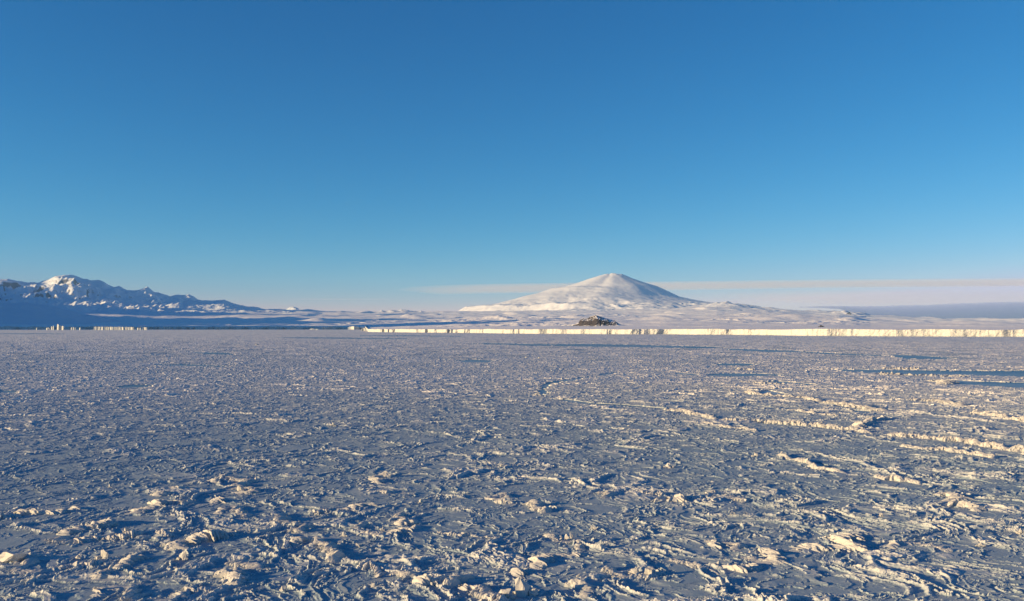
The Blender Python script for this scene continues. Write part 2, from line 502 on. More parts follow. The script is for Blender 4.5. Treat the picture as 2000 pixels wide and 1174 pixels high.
RUB_PTS = []       # where loose rubble may lie: x, y, z, size
def ridge(pts, H, W, label, seed):
    px = np.array(pts, float)
    X, Y = px_ground(px[:, 0], px[:, 1])
    dist = float(np.hypot(X, Y).mean())
    step = max(0.055, dist / 1300.0)
    lean = 0.0 if dist < 125 else 1.0        # further out the ridges are thin walls of rafted sheets
    W = W * (1.25 - 0.60 * lean); H = H * (0.82 + 0.20 * lean)
    P, t = resample(np.stack([X, Y], 1), step)
    T = np.gradient(P, axis=0); T /= np.maximum(np.hypot(T[:, 0], T[:, 1])[:, None], 1e-6)
    N = np.stack([-T[:, 1], T[:, 0]], 1)
    L = t[-1]
    # crest wanders about the line
    wan = (0.35 * W * samp(NB, t, np.full(t.shape, seed * 13.7), 28.0) + 0.5 * W * samp(NS, t, np.full(t.shape, seed * 5.1), 90.0)) * (1 - 0.35 * lean)
    P = P + N * wan[:, None]
    m = max(7, int(2 * W / step)) | 1
    q = np.linspace(-1, 1, m)
    x = P[:, 0][:, None] + N[:, 0][:, None] * q[None] * W
    y = P[:, 1][:, None] + N[:, 1][:, None] * q[None] * W
    ends = smooth(0, 0.10, t / L) * smooth(0, 0.10, 1 - t / L)
    swell = 0.88 + (0.36 - 0.16 * lean) * samp(NB, t, np.full(t.shape, seed * 3.3), 36.0)
    swell = np.clip(swell, 0.15, 1.7) * ends
    wv_ = 0.62 + 0.20 * samp(NB, x, y, 12.0, seed) + 0.13 * swell[:, None]
    env = np.clip(1 - (np.abs(q)[None] / np.maximum(wv_, 0.15)) ** 1.6, -1, 1)
    env = np.where(env > 0, env ** 0.8, env)
    rub = samp(RB, x + seed * 7.7, y * 0.65, 44.0, 0.2) * 0.55 + samp(RB, x, y * 0.65 + seed * 3.1, 29.0, -0.3, 0.3) * 0.45
    z = H * swell[:, None] * env * ((0.74 + 0.6 * rub) * (1 - lean) + (0.85 + 0.40 * rub) * lean) + np.minimum(env, 0) * 0.35 + 0.03 * (ends[:, None] > 0.02)
    z = np.where(ends[:, None] < 0.03, -0.2, z)
    z[:, 0] = -0.3; z[:, -1] = -0.3; z[0] = -0.3; z[-1] = -0.3
    v = np.stack([x, y, z], -1).reshape(-1, 3)
    o = mesh_np('pressure_ridge', v, grid_quads(len(P), m)[:, ::-1], M_ridge, {'snow': np.clip(0.35 + z * 1.2, 0, 1).ravel()})
    tag(o, label, 'ice ridge', 'pressure ridges heaved up in the sea ice')
    # spots for loose pieces
    r = np.random.default_rng(seed)
    n = int(L * W * (1.1 if dist < 200 else 0.25))
    ii = r.integers(0, len(P), n); jj = np.clip((r.normal(0, 0.32, n) + 0.5), 0, 1) * (m - 1)
    jj = jj.astype(int)
    for i, j in zip(ii, jj):
        if ends[i] > 0.15: RUB_PTS.append((x[i, j], y[i, j], max(z[i, j], 0.02), r.random()))
    return o

RIDGES = [
    ([(1298, 799), (1370, 812), (1400, 820), (1500, 825), (1600, 832), (1670, 842), (1720, 850)], 0.75, 2.2, 'long narrow ridge running in a bright line from the crack to the right'),
    ([(1718, 849), (1760, 853), (1860, 861), (1900, 866), (1960, 878), (2030, 890)], 0.9, 2.4, 'broad rubbly end of the long ridge where it reaches the right edge'),
    ([(1458, 765), (1475, 771), (1520, 774), (1572, 777), (1612, 785)], 0.8, 2.6, 'curved ridge hooking round a small dark pool'),
    ([(1612, 785), (1650, 791), (1700, 799), (1740, 805)], 0.8, 3.4, 'ridge of brown shaded rubble beside the crack'),
    ([(1366, 827), (1400, 832), (1445, 838), (1492, 844)], 0.6, 1.6, 'short low ridge just below the long bright one'),
    ([(1545, 801), (1600, 809), (1645, 813)], 0.5, 1.8, 'short ridge standing alone above the long bright one'),
    ([(1768, 781), (1830, 785), (1880, 792), (1905, 797)], 0.8, 3.5, 'wide bank of rubble in the jumbled ice on the right'),
    ([(1900, 806), (1935, 812), (1980, 819), (2030, 826)], 0.9, 2.5, 'bright steep ridge cut off by the right edge of the view'),
    ([(1440, 746), (1490, 749), (1530, 751)], 0.5, 2.6, 'pale floe edge under the small blue pool'),
    ([(1436, 722), (1475, 723)], 0.9, 3.0, 'short cream coloured ridge above the small blue pool'),
    ([(1720, 720), (1765, 721), (1800, 722)], 0.9, 4.0, 'short bright ridge on the far bank of the wide blue lead'),
    ([(1700, 731), (1760, 733), (1830, 735), (1900, 737)], 0.9, 4.5, 'thin ridge along the near bank of the wide blue lead'),
    ([(1810, 744), (1845, 746), (1850, 752)], 1.0, 4.0, 'knot of blocks at the left end of the second lead'),
    ([(1660, 838), (1680, 832), (1705, 822), (1740, 818)], 0.8, 1.8, 'branch ridge rising to the right from the long bright ridge'),
    ([(1760, 869), (1800, 877), (1850, 881), (1900, 888), (1950, 898)], 0.6, 1.6, 'double ridge below the broad rubbly one at right'),
    ([(1512, 888), (1545, 897), (1575, 905), (1610, 918), (1660, 928)], 0.55, 1.2, 'ridge descending to the right past a tiny dark pool'),
    ([(1702, 932), (1740, 938), (1770, 941), (1806, 947)], 0.60, 1.3, 'straight bright ridge right of the tiny dark pool'),
    ([(1812, 967), (1840, 972), (1862, 984)], 0.55, 1.0, 'small curved crest left of the steep wedge'),
    ([(1864, 984), (1892, 990), (1922, 1003)], 0.80, 0.9, 'steep wedge shaped heap with a deep shadow on its right'),
    ([(1490, 1104), (1525, 1090), (1560, 1082), (1600, 1068), (1640, 1056), (1680, 1046)], 0.50, 1.2, 'heavy ridge climbing to the right in the right foreground'),
    ([(1690, 1070), (1740, 1062), (1780, 1062), (1830, 1070), (1880, 1082)], 0.30, 0.7, 'low arched ridge round a smooth pan of ice'),
    ([(1500, 1018), (1540, 1022), (1600, 1026), (1680, 1030)], 0.35, 0.9, 'thin crumbly ridge above the heavy foreground ridge'),
    ([(1030, 986), (1040, 992), (1068, 1004)], 0.7, 0.9, 'knobbly heap left of centre with a tall crest'),
    ([(1058, 1047), (1090, 1058), (1120, 1063), (1142, 1076)], 0.45, 0.6, 'upturned slab edge carrying two sharp splinters'),
    ([(1000, 1128), (1035, 1117), (1070, 1106), (1110, 1086), (1146, 1080)], 0.42, 0.9, 'smooth snowy ridge climbing to the right at bottom centre'),
    ([(1175, 962), (1215, 971)], 0.6, 1.1, 'short bright crest at the end of a sloping floe'),
    ([(1230, 961), (1265, 962), (1305, 966)], 0.45, 0.9, 'string of small blocks in the middle foreground'),
    ([(1280, 976), (1310, 980), (1345, 974)], 0.6, 0.9, 'bright clump just below the string of small blocks'),
    ([(1383, 961), (1420, 973), (1462, 982)], 0.45, 0.8, 'narrow ridge slanting down beside a lone chunk'),
    ([(1310, 1093), (1350, 1101), (1392, 1113)], 0.38, 0.6, 'thin cream edge at the foot of the domed floe'),
    ([(1372, 1068), (1400, 1062), (1440, 1079), (1485, 1098)], 0.45, 0.9, 'curved rim on top of the domed floe'),
    ([(1395, 1122), (1440, 1113), (1490, 1104)], 0.5, 0.8, 'rounded heap where the heavy foreground ridge begins'),
    ([(1185, 1110), (1230, 1124), (1275, 1130), (1310, 1122)], 0.5, 0.7, 'row of rounded yellowish lumps in the bottom foreground'),
    ([(1130, 1140), (1145, 1155), (1150, 1172)], 0.45, 0.6, 'short upright ridge at the bottom beside dark smooth ice'),
    ([(698, 1116), (735, 1117), (770, 1122), (800, 1136)], 0.6, 0.7, 'bright jagged ridge at bottom left of centre'),
    ([(820, 1150), (860, 1138), (885, 1134), (905, 1146)], 0.65, 0.9, 'large rounded heap at the bottom left of centre'),
    ([(905, 1158), (940, 1152), (975, 1164), (1010, 1168)], 0.6, 1.0, 'snowy heap cut by the bottom edge left of centre'),
    ([(590, 1068), (604, 1060), (625, 1075), (652, 1102)], 0.75, 0.7, 'bright comb shaped ridge dropping to the right'),
    ([(528, 1010), (562, 1016), (580, 1030), (596, 1044)], 0.6, 0.9, 'curled ridge ending above a dark blue hollow'),
    ([(600, 1004), (650, 1001), (690, 996), (722, 985)], 0.45, 0.8, 'straight dark based ridge right of the curled one'),
    ([(728, 948), (742, 934), (752, 930)], 0.7, 0.8, 'tall crest left of a dark blue hollow in mid view'),
    ([(722, 955), (755, 962), (785, 964), (812, 971)], 0.5, 0.7, 'ridge tailing off to the right under the tall crest'),
    ([(848, 1041), (900, 1046), (940, 1050), (982, 1058)], 0.32, 0.5, 'long straight floe edge with a black crack under it'),
    ([(770, 1008), (786, 1012), (797, 1024), (775, 1030)], 0.6, 0.7, 'horseshoe of rubble above the small floe'),
    ([(688, 1028), (715, 1040), (745, 1046), (790, 1036), (830, 1032)], 0.5, 0.8, 'snowy bank in front of the horseshoe of rubble'),
    ([(1000, 975), (985, 966), (968, 976), (985, 982), (1004, 988)], 0.5, 0.6, 'tilted slab end pointing left in mid view'),
    ([(-20, 1020), (50, 1012), (100, 1003), (158, 992)], 0.60, 1.0, 'long smooth ridge entering from the left edge'),
    ([(126, 1046), (160, 1035), (195, 1026), (226, 1019)], 0.60, 0.9, 'ridge with a smooth dark lee side near the left'),
    ([(108, 1050), (150, 1064), (185, 1056), (260, 1048), (350, 1041)], 0.50, 0.9, 'lumpy ridge running right from a bright knob'),
    ([(36, 1092), (90, 1112), (130, 1107), (200, 1100), (255, 1092)], 0.42, 0.8, 'pale green based ridge in the lower left'),
    ([(190, 1138), (225, 1116), (258, 1100), (292, 1088)], 0.60, 0.7, 'tilted slab ridge with a smooth bright face in lower left'),
    ([(330, 1082), (350, 1062), (395, 1050), (440, 1044), (470, 1042)], 0.65, 1.0, 'ridge of splintered plates climbing to the right'),
    ([(175, 1172), (230, 1158), (300, 1166), (380, 1150), (430, 1146)], 0.42, 0.9, 'wide snowy heap along the bottom left edge'),
    ([(430, 1150), (465, 1132), (482, 1112), (462, 1098)], 0.60, 1.0, 'hooked ridge of splinters closing round a smooth pan'),
    ([(262, 1006), (300, 993), (360, 979), (400, 985), (450, 973)], 0.55, 1.0, 'lumpy ridge in the left middle distance'),
    ([(295, 970), (330, 958), (372, 957)], 0.45, 0.9, 'short arched ridge above the lumpy one'),
    ([(448, 930), (470, 945), (482, 962), (462, 968)], 0.60, 0.9, 'upright knot of blocks by the arched ridge'),
    ([(420, 945), (440, 935), (450, 928)], 0.5, 0.8, 'feathered ridge left of the upright knot of blocks'),
    ([(415, 1006), (445, 996), (470, 1002), (500, 1010)], 0.4, 0.7, 'flat shelf with a broken rim in the left foreground'),
]
for k, (pts, H, W, lab) in enumerate(RIDGES):
    ridge(pts, H, W, lab, k + 1)

# ------------------------------------------------------------------ single blocks and the loose rubble
def chunk_templates(n, seed):
    """irregular angular lumps of ice: a box pushed out of shape and chipped"""
    r = np.random.default_rng(seed)
    out = []
    g = np.linspace(-1, 1, 4)
    idx = {}
    pts = []
    faces = []
    def vid(p):
        k = tuple(np.round(p, 4))
        if k not in idx: idx[k] = len(pts); pts.append(p)
        return idx[k]
    for ax in range(3):
        for sgn in (-1, 1):
            for i in range(3):
                for j in range(3):
                    q = []
                    for (a, b) in ((0, 0), (1, 0), (1, 1), (0, 1)):
                        p = [0, 0, 0]; p[ax] = sgn; p[(ax + 1) % 3] = g[i + a]; p[(ax + 2) % 3] = g[j + b]
                        q.append(vid(p))
                    faces.append(q if sgn > 0 else q[::-1])
    base = np.array(pts, float)
    for k in range(n):
        v = base.copy()
        rr = np.linalg.norm(v, axis=1)[:, None]
        v = v * 0.8
        for c in range(11):       # chip planes
            nrm = r.normal(size=3); nrm /= np.linalg.norm(nrm)
            d = v @ nrm; lim = 0.48 + 0.42 * r.random()
            v = v - np.clip(d - lim, 0, None)[:, None] * nrm[None]
        v += r.normal(0, 0.03, v.shape)
        out.append(v)
    return out, np.array(faces)
TPL, TF = chunk_templates(24, 5)

def rotm(ax, ay, az):
    cx, sx, cy, sy, cz, sz = math.cos(ax), math.sin(ax), math.cos(ay), math.sin(ay), math.cos(az), math.sin(az)
    return np.array([[cz, -sz, 0], [sz, cz, 0], [0, 0, 1]]) @ np.array([[cy, 0, sy], [0, 1, 0], [-sy, 0, cy]]) @ np.array([[1, 0, 0], [0, cx, -sx], [0, sx, cx]])

BLOCKS = [  # px, py of the foot, width in px, height in px, thickness ratio, label
    (651, 833, 10, 8, 0.9, 'small lone white block on the smooth ice left of centre'),
    (1307, 914, 22, 9, 0.9, 'bright rounded block alone in the middle distance'),
    (1022, 1166, 46, 34, 0.8, 'biggest block of ice, at the bottom centre edge'),
    (985, 1172, 40, 20, 0.7, 'wide block leaning on the biggest one'),
    (1116, 1056, 10, 16, 0.25, 'sharp upright splinter on the slab edge, right one of the pair'),
    (1108, 1056, 12, 12, 0.25, 'sharp leaning splinter on the slab edge, left one of the pair'),
    (247, 1042, 14, 12, 0.9, 'angular knob at the right end of a snowy ridge in lower left'),
    (20, 1102, 60, 18, 0.7, 'broad upturned slab at the left edge'),
    (200, 1096, 28, 20, 0.35, 'squarish tilted slab standing behind the pale green based ridge'),
    (150, 1094, 16, 10, 0.5, 'little pyramid of ice left of the squarish slab'),
    (458, 1122, 8, 22, 0.3, 'thin upright shard beside the hooked ridge'),
    (355, 1096, 20, 18, 0.3, 'pointed shard among the splintered plates'),
    (747, 1038, 8, 12, 0.4, 'small pointed cone above the snowy bank'),
    (822, 984, 14, 9, 0.7, 'rounded knob at the end of a slender floe'),
    (469, 962, 20, 14, 0.6, 'bulky block at the knot of blocks'),
    (730, 1152, 20, 14, 0.6, 'smooth domed block near the bottom left of centre'),
    (553, 1156, 18, 12, 0.4, 'tilted flake in the bottom foreground'),
    (672, 1050, 14, 12, 0.3, 'triangular upright plate left of the snowy bank'),
    (697, 1070, 14, 11, 0.3, 'triangular plate below the snowy bank'),
    (1457, 1008, 12, 9, 0.3, 'leaning flat piece right of middle'),
    (1433, 1010, 20, 10, 0.5, 'shaded blue grey lump beside the leaning flat piece'),
    (1128, 1130, 8, 10, 0.4, 'tiny upright horn above dark smooth ice'),
    (1405, 1108, 24, 12, 0.6, 'pale block on the heavy foreground ridge'),
    (1240, 1124, 26, 14, 0.7, 'left one of two rounded yellowish lumps'),
    (1268, 1128, 28, 18, 0.7, 'right one of two rounded yellowish lumps'),
    (1160, 1036, 16, 10, 0.6, 'small square block in the centre foreground'),
    (1996, 1044, 14, 12, 0.7, 'pale round block at the right edge'),
    (1917, 1068, 16, 7, 0.6, 'flat topped block in the right foreground'),
    (1722, 1012, 12, 9, 0.4, 'small upright plate right of the thin crumbly ridge'),
    (1774, 1010, 9, 8, 0.5, 'little knob beyond the upright plate'),
    (1520, 1086, 26, 12, 0.7, 'yellowish lump at the left end of the heavy foreground ridge'),
    (1335, 989, 8, 6, 0.8, 'tiny round block below the bright clump'),
    (214, 954, 9, 8, 0.8, 'white pyramid alone in the left middle distance'),
    (1250, 898, 0, 0, 1, ''),
    (1862, 748, 22, 4, 0.5, 'long block on the bank of the second lead'),
    (1048, 772, 14, 6, 0.6, 'bright block at the bend of the curved crack'),
    (1478, 892, 16, 8, 0.7, 'rounded clump above the ridge past the tiny dark pool'),
    (1028, 699, 9, 3, 0.8, 'far white block beyond the blue pond, left one'),
    (1053, 700, 6, 2.5, 0.8, 'far white block beyond the blue pond, right one'),
    (502, 674, 7, 3, 0.8, 'far bright block on the flat ice at left'),
]
for k, (px, py, wp, hp, th, lab) in enumerate(BLOCKS):
    if not lab: continue
    X, Y = px_ground(px, py); X = float(X); Y = float(Y)
    d = math.hypot(X, Y)
    m = math.sqrt(d * d + CAM_H ** 2) / F
    wd, ht = wp * m, hp * m
    r = np.random.default_rng(k + 50)
    vs = []; fs = []
    for c in range(9):
        v = TPL[(k * 7 + c * 5) % 24].copy() + r.normal(0, 0.05, TPL[0].shape)
        v = v @ rotm(*r.normal(0, 0.3, 2), r.random() * 6.28).T
        v = v / np.abs(v).max(0)
        if c == 0: q_ = 0.78; dx_, dy_, zz_ = 0, 0, 0.30
        else:
            q_ = 0.22 + 0.26 * r.random(); an = r.random() * 6.28; dx_, dy_, zz_ = 0.5 * math.cos(an), 0.5 * math.sin(an), 0.04 + 0.30 * r.random() * (1 - q_)
        v *= np.array([wd / 2, wd / 2 * max(th, 0.4), ht * (0.70 if c == 0 else 0.5)]) * (q_ if c else np.array([0.72, 0.72, 1.0]))
        v = v @ rotm((1 - th) * 0.35 * r.normal() + 0.1 * r.normal(), (1 - th) * 0.35 * r.normal(), r.normal() * 0.25).T
        v += np.array([dx_ * wd * 0.8, dy_ * wd * max(th, 0.4) * 0.8 + wd * 0.2, zz_ * ht])
        fs.append(TF + 56 * c); vs.append(v)
    v = np.concatenate(vs) + np.array([X, Y, 0.0])
    o = mesh_np('ice_block', v, np.concatenate(fs), M_ridge, {'snow': np.full(len(v), 0.65)})
    bv = o.modifiers.new('bevel', 'BEVEL'); bv.width = min(wd, ht) * 0.05; bv.segments = 1; bv.limit_method = 'ANGLE'
    tag(o, lab, 'ice block', 'single blocks standing out of the sea ice')

# loose rubble: far too many pieces to count
r = np.random.default_rng(77)
cand = 90000
rr = 58 * (190 / 58) ** r.random(cand); az = np.radians(r.uniform(-33, 33, cand))
cx, cy = rr * np.sin(az), rr * np.cos(az)
zz, ss = ice_height(cx, cy)
ok = (r.random(cand) < np.clip((ss - 0.35) * 1.1, 0, 1) * 0.14 + 0.0012) & (zz > 0)
pts = [(a, b, c, d) for a, b, c, d in zip(cx[ok], cy[ok], zz[ok], r.random(ok.sum()))] + RUB_PTS
pts = np.array(pts)
nt_ = len(pts)
VV = np.empty((nt_, len(TPL[0]), 3), np.float32)
for i in range(nt_):
    x, y, z, q = pts[i]
    s = 0.045 + 0.20 * q ** 4.0
    if i >= ok.sum(): s = 0.06 + 0.24 * q ** 4.0
    s *= max(1.0, math.hypot(x, y) / 140.0)
    el = np.array([1, 0.55 + 0.45 * r.random(), 0.18 + 0.6 * r.random()])
    M = rotm(*(r.normal(0, 0.55, 2)), r.random() * 6.28)
    VV[i] = (TPL[i % 24] * s * el) @ M.T + (x, y, z + s * 0.15)
FF = (TF[None] + (np.arange(nt_) * len(TPL[0]))[:, None, None]).reshape(-1, 4)
o = mesh_np('ice_rubble', VV.reshape(-1, 3), FF, M_ridge, {'snow': np.full(nt_ * len(TPL[0]), 0.8)})
tag(o, 'loose broken bits of ice strewn along the ridges', kind='stuff')
print('rubble', nt_, 'ice verts', cv)

# ------------------------------------------------------------------ the ice shelf, its cliff and the snowfields behind
# azimuth px -> distance of the cliff foot and height of the cliff
EDGE = np.array([
    # px, distance, cliff height
    (-3500, 15000, 45), (-600, 14500, 45), (0, 14200, 44), (150, 14000, 44), (300, 13600, 42), (450, 13200, 42), (600, 13000, 42),
    (700, 12900, 40), (714, 12800, 36), (719, 4700, 15.2), (760, 4330, 15.6), (830, 3990, 16), (900, 3700, 16.5), (1000, 3230, 17.2), (1050, 3060, 17.4),
    (1120, 3010, 18), (1200, 2930, 18), (1300, 2820, 18.6), (1400, 2680, 18.2), (1470, 2560, 18.0), (1600, 2420, 18.8), (1750, 2360, 19.0), (1900, 2330, 18.4), (2000, 2330, 18.8),
    (2400, 2250, 19), (5000, 1900, 19)])
eaz = np.arctan2((EDGE[:, 0] - 1000) / F, 1.0)
def edge_r(a): return np.interp(a, eaz, EDGE[:, 1]) * 1.02
def edge_h(a): return np.interp(a, eaz, EDGE[:, 2]) - 1.6

fa = np.concatenate([np.radians(np.arange(-75, -33.5, 0.35)), np.radians(np.linspace(-33.5, 33.5, 2300)), np.radians(np.arange(33.9, 65, 0.3))])
r0 = edge_r(fa)
X0, Y0 = r0 * np.sin(fa), r0 * np.cos(fa)
ksc = np.clip(r0 / 3000.0, 0.7, 4)
# bays and headlands, then the small notches of calved blocks
bay = 30 * samp(NS, X0, Y0, 5200.0, 0.3) + 6 * samp(NT, X0, Y0, 900.0, 1.0)
r_edge = r0 + bay * ksc
hh = edge_h(fa) + 0.8 * samp(NT, X0, Y0, 1400.0, 0.5) * ksc
levels = np.array([-3, 0, 1.0, 2.0, 3.5, 5, 7, 9, 11.0, 13, 15, 17, 19.0]) / 19.0
nlv = len(levels)
CV = np.empty((nlv, len(fa), 3), np.float32)
notch = np.clip(samp(NB, X0, Y0, 620.0, 2.0) - 1.5, 0, 2.0) * smooth(-0.3, 1.2, samp(NS, X0, Y0, 5200.0, 1.0))
for i, l in enumerate(levels):
    zc = l * hh
    off = 2.6 * samp(NT, X0 * 1.0, Y0 + i * 1.5, 520.0, 0.1) + 0.45 * samp(NB, X0, Y0 + i * 9.0, 130.0, 2.1) + notch * 2.5 * smooth(0.0, 0.8, l) + 1.0 * max(l, 0) - (2.5 if i <= 2 else 0)
    rr_ = r_edge + off * ksc ** 0.7
    CV[i, :, 0] = np.sin(fa) * rr_; CV[i, :, 1] = np.cos(fa) * rr_; CV[i, :, 2] = zc
r_top = np.hypot(CV[-1, :, 0], CV[-1, :, 1]); z_top = CV[-1, :, 2].copy()
na2 = len(fa)
o = mesh_np('ice_cliff', CV.reshape(-1, 3), grid_quads(nlv, na2), M_cliff)
tag(o, 'cream coloured ice cliff along the front of the shelf', kind='structure')

# skyline of the snowfields, as the photograph shows it, at their far rim
R_RIM = 36000.0
SKY = np.array([(-3500, 616), (-400, 606), (0, 607), (200, 608), (600, 611.5), (640, 612.5), (700, 613.5), (850, 613.5), (900, 612), (1400, 600), (1480, 604), (1562, 608.5), (1640, 612), (1700, 620.5), (1750, 622), (1800, 624), (1860, 624.5), (1930, 623), (2000, 624), (2600, 626), (5000, 630)])
saz = np.arctan2((SKY[:, 0] - 1000) / F, 1.0)
def rise_at(a): return np.interp(a, saz, px_h(SKY[:, 0], SKY[:, 1], R_RIM))
def field_height(x, y):
    r = np.hypot(x, y); a = np.arctan2(x, y)
    # distance inland, measured from a smoothed coast
    rs = np.interp(a, np.arctan2((np.array([-3500, 0, 600, 660, 800, 1000, 2000, 5000]) - 1000) / F, 1), [14600, 14000, 13000, 12600, 6500, 3600, 2600, 2200])
    t = np.clip((r - rs) / (R_RIM - rs), 0, 1.15)
    z = rise_at(a) * (0.15 * t ** 1.15 + 0.85 * t ** 2.0)
    land = smooth(0.0, 0.25, t)
    amp = smooth(0.02, 0.5, t)
    z = z + amp * (20 * samp(NF, x, y, 30000.0, 0.3) + 8 * samp(NF, x, y, 9000.0, 1.2, 0.2))
    # mounds that catch the sun
    z = z + amp * 26 * np.clip(samp(NS, x * 1.0, y * 0.6, 19000.0, 0.2, 0.1) - 0.35, 0, 3) * smooth(-0.2, 0.5, samp(NS, x, y, 60000., 1.0))
    # crevassed ice falls
    cr = smooth(0.35, 1.2, samp(NS, x, y, 52000.0, 2.4, 0.6) + 0.55 * np.exp(-((np.degrees(a) + 4.0) / 5.0) ** 2)) * smooth(0.03, 0.15, t) * (1 - smooth(0.55, 0.8, t))
    cw = samp(RG, x, y * 0.6, 3600.0, 0.4)
    z = z + cr * 12 * cw + land * 2.0 * samp(NT, x, y, 2600.0, 0.8)
    return z, t

fr = np.concatenate([np.geomspace(1, 4, 260), np.geomspace(4, 18, 330)[1:]])   # multiples of the coast distance
NRF = 760
FV = np.empty((NRF, na2, 3), np.float32)
u = np.linspace(0, 1, NRF)
zt = None
for j0 in range(0, na2, 400):
    sl_ = slice(j0, j0 + 400)
    ra = r_top[sl_][None]; rb = 40500.0
    R_ = np.where(u[:, None] < 0.5, ra * (15500.0 / ra) ** (2 * u[:, None]), 15500.0 * (rb / 15500.0) ** (2 * u[:, None] - 1))
    X = np.sin(fa[sl_])[None] * R_; Y = np.cos(fa[sl_])[None] * R_
    z, t = field_height(X, Y)
    zs = 16.0 + (edge_h(fa[sl_])[None] - 16.0) * np.exp(-(R_ - ra) / 700.0)
    z = zs + (z_top[sl_][None] - zs) * np.exp(-(R_ - ra) / 120.0) * (ra < 1e9) + z * smooth(0, 0.02, (R_ - ra) / ra)
    z = np.where(R_ > 38800, z - (R_ - 38800) * 0.12, z)
    FV[:, sl_, 0] = X; FV[:, sl_, 1] = Y; FV[:, sl_, 2] = z
FV[0] = CV[-1]
o = mesh_np('snowfield', FV.reshape(-1, 3), grid_quads(NRF, na2), M_snow, smooth=True)
tag(o, 'rolling snowfield rising gently behind the ice cliff', kind='structure')
del FV

# ------------------------------------------------------------------ the volcano
VD = 44000.0
va, _ = px_ang(1196, 600); va = float(va)
VX, VY = math.sin(va) * VD, math.cos(va) * VD
LP = [(892, 612), (912, 601), (950, 599), (987, 590), (1025, 580), (1050, 574), (1075, 565), (1100, 562), (1125, 554), (1150, 545), (1175, 537.5), (1196, 535)]
RP = [(1196, 535), (1217, 536.5), (1237, 545), (1262, 554), (1282, 560), (1305, 571), (1325, 581), (1350, 587.5), (1375, 592.5), (1400, 594), (1437, 599), (1480, 606), (1560, 612), (1640, 616)]
mpx = VD / math.cos(va) / F
def prof(P):
    a = np.array(P); rr = np.abs(a[:, 0] - 1196) * mpx; hz = px_h(1000, a[:, 1], VD * math.cos(va))
    o = np.argsort(rr); return rr[o], hz[o]
Lr, Lh = prof(LP); Rr_, Rh = prof(RP)
Lr = np.r_[Lr, 15000.]; Lh = np.r_[Lh, -300.]
Rr_ = np.r_[Rr_, 15500.]; Rh = np.r_[Rh, -300.]
def volcano_h(x, y):
    dx, dy = x - VX, y - VY
    th = np.arctan2(dy, dx)
    cr = np.cos(th)
    r = np.hypot(dx, dy)
    back = np.where(dy < 0, 1.0, 0.85)
    warp = 1 + 0.05 * samp(NS, np.cos(th) * 1000 + r * 0.04, np.sin(th) * 1000, 9000.0) * np.abs(np.sin(th))
    hl = np.interp(r / warp, Lr, Lh); hr = np.interp(r / warp, Rr_, Rh)
    k = smooth(-0.55, 0.5, cr)
    z = hl * (1 - k) + hr * k
    # cirques, gullies and lumps on the flanks; quiet at the silhouette and the top
    q = smooth(300, 2500, r)
    side = 0.35 + 0.65 * np.abs(np.sin(th))
    lump = 55 * samp(NF, x, y, 14000.0, 0.6) + 26 * samp(NF, x, y, 4200.0, 1.9)
    lower = 1 - smooth(900, 1700, z)
    ser = smooth(0.2, 1.1, samp(NS, x, y, 36000.0, 0.9, 0.35)) * lower
    z = z + q * side * (lump * (0.20 + 0.40 * lower) * (1 - 0.85 * k * (1 - lower)) + 19 * ser * samp(RG, x, y, 3400.0, 0.2))
    z = z + q * side * 1.6 * samp(NT, x, y, 1800.0, 0.8)
    z = z + (1 - smooth(200, 900, r)) * 22 * samp(NT, x, y, 2600, 0.4)
    return z
def local_grid(name, fn, x0, x1, y0, y1, nx, ny, mat, cut):
    gx, gy = np.meshgrid(np.linspace(x0, x1, nx), np.linspace(y0, y1, ny))
    z = fn(gx, gy)
    v = np.stack([gx, gy, z], -1).reshape(-1, 3)
    q = grid_quads(ny, nx)
    zf = cut(gx, gy).ravel()
    keep = (z.ravel() > zf)[q].any(1)
    return mesh_np(name, v, q[keep], mat, smooth=True)
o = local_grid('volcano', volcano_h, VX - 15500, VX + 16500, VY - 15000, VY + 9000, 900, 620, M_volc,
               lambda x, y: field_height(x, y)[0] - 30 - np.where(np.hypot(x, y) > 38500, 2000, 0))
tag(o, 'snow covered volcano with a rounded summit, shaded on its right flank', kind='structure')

# small cone on the volcano's right shoulder
def cone_h(px, py, D, rl, rr_, rf, pw, seed, H0=None):
    a, e = px_ang(px, py); a = float(a)
    cx_, cy_ = math.sin(a) * D, math.cos(a) * D
    top = float(px_h(px, py, D))
    def f(x, y):
        dx, dy = x - cx_, y - cy_
        base = field_height(x, y)[0]
        sx = np.where(dx < 0, rl, rr_)
        d = np.hypot(dx / sx, dy / rf)
        b0 = float(field_height(np.array([cx_]), np.array([cy_]))[0][0])
        return base - 25 + (top - b0 + 25) * np.clip(1 - d, -0.2, 1) ** 1.0 * 1.0 + np.where(d < 1, 1, 0) * (1 - np.clip(d, 0, 1)) * 18 * samp(NF, x, y, 2500.0, seed)
    return f, cx_, cy_
for (px, py, D, rl, rr_, rf, nm, lab, mt) in [
    (1421, 589.5, 37000., 1300., 1500., 2500., 'hill', 'small snow cone on the right shoulder of the volcano', M_volc),
    (1664, 608.5, 33000., 1500., 900., 1800., 'hill', 'low snowy hill with a spot of bare rock right of the volcano', M_volc),
    (786, 606, 38500., 1400., 1300., 1500., 'hill', 'far low hills on the skyline between range and volcano', M_volc),
    (745, 608, 38600., 400., 900., 1500., 'hill', 'far pointed hill on the skyline right of the blue slope', M_volc),
    (820, 608.5, 38500., 700., 700., 1500., 'hill', 'far rounded hill nearest to the volcano foot', M_volc),
]:
    f, cx_, cy_ = cone_h(px, py, D, rl, rr_, rf, 1, px * 0.1)
    o = local_grid(nm, f, cx_ - rl * 1.1, cx_ + rr_ * 1.1, cy_ - rf * 1.1, cy_ + rf * 1.1, 130, 90, mt, lambda x, y: field_height(x, y)[0] - 24)
    tag(o, lab, kind='structure')

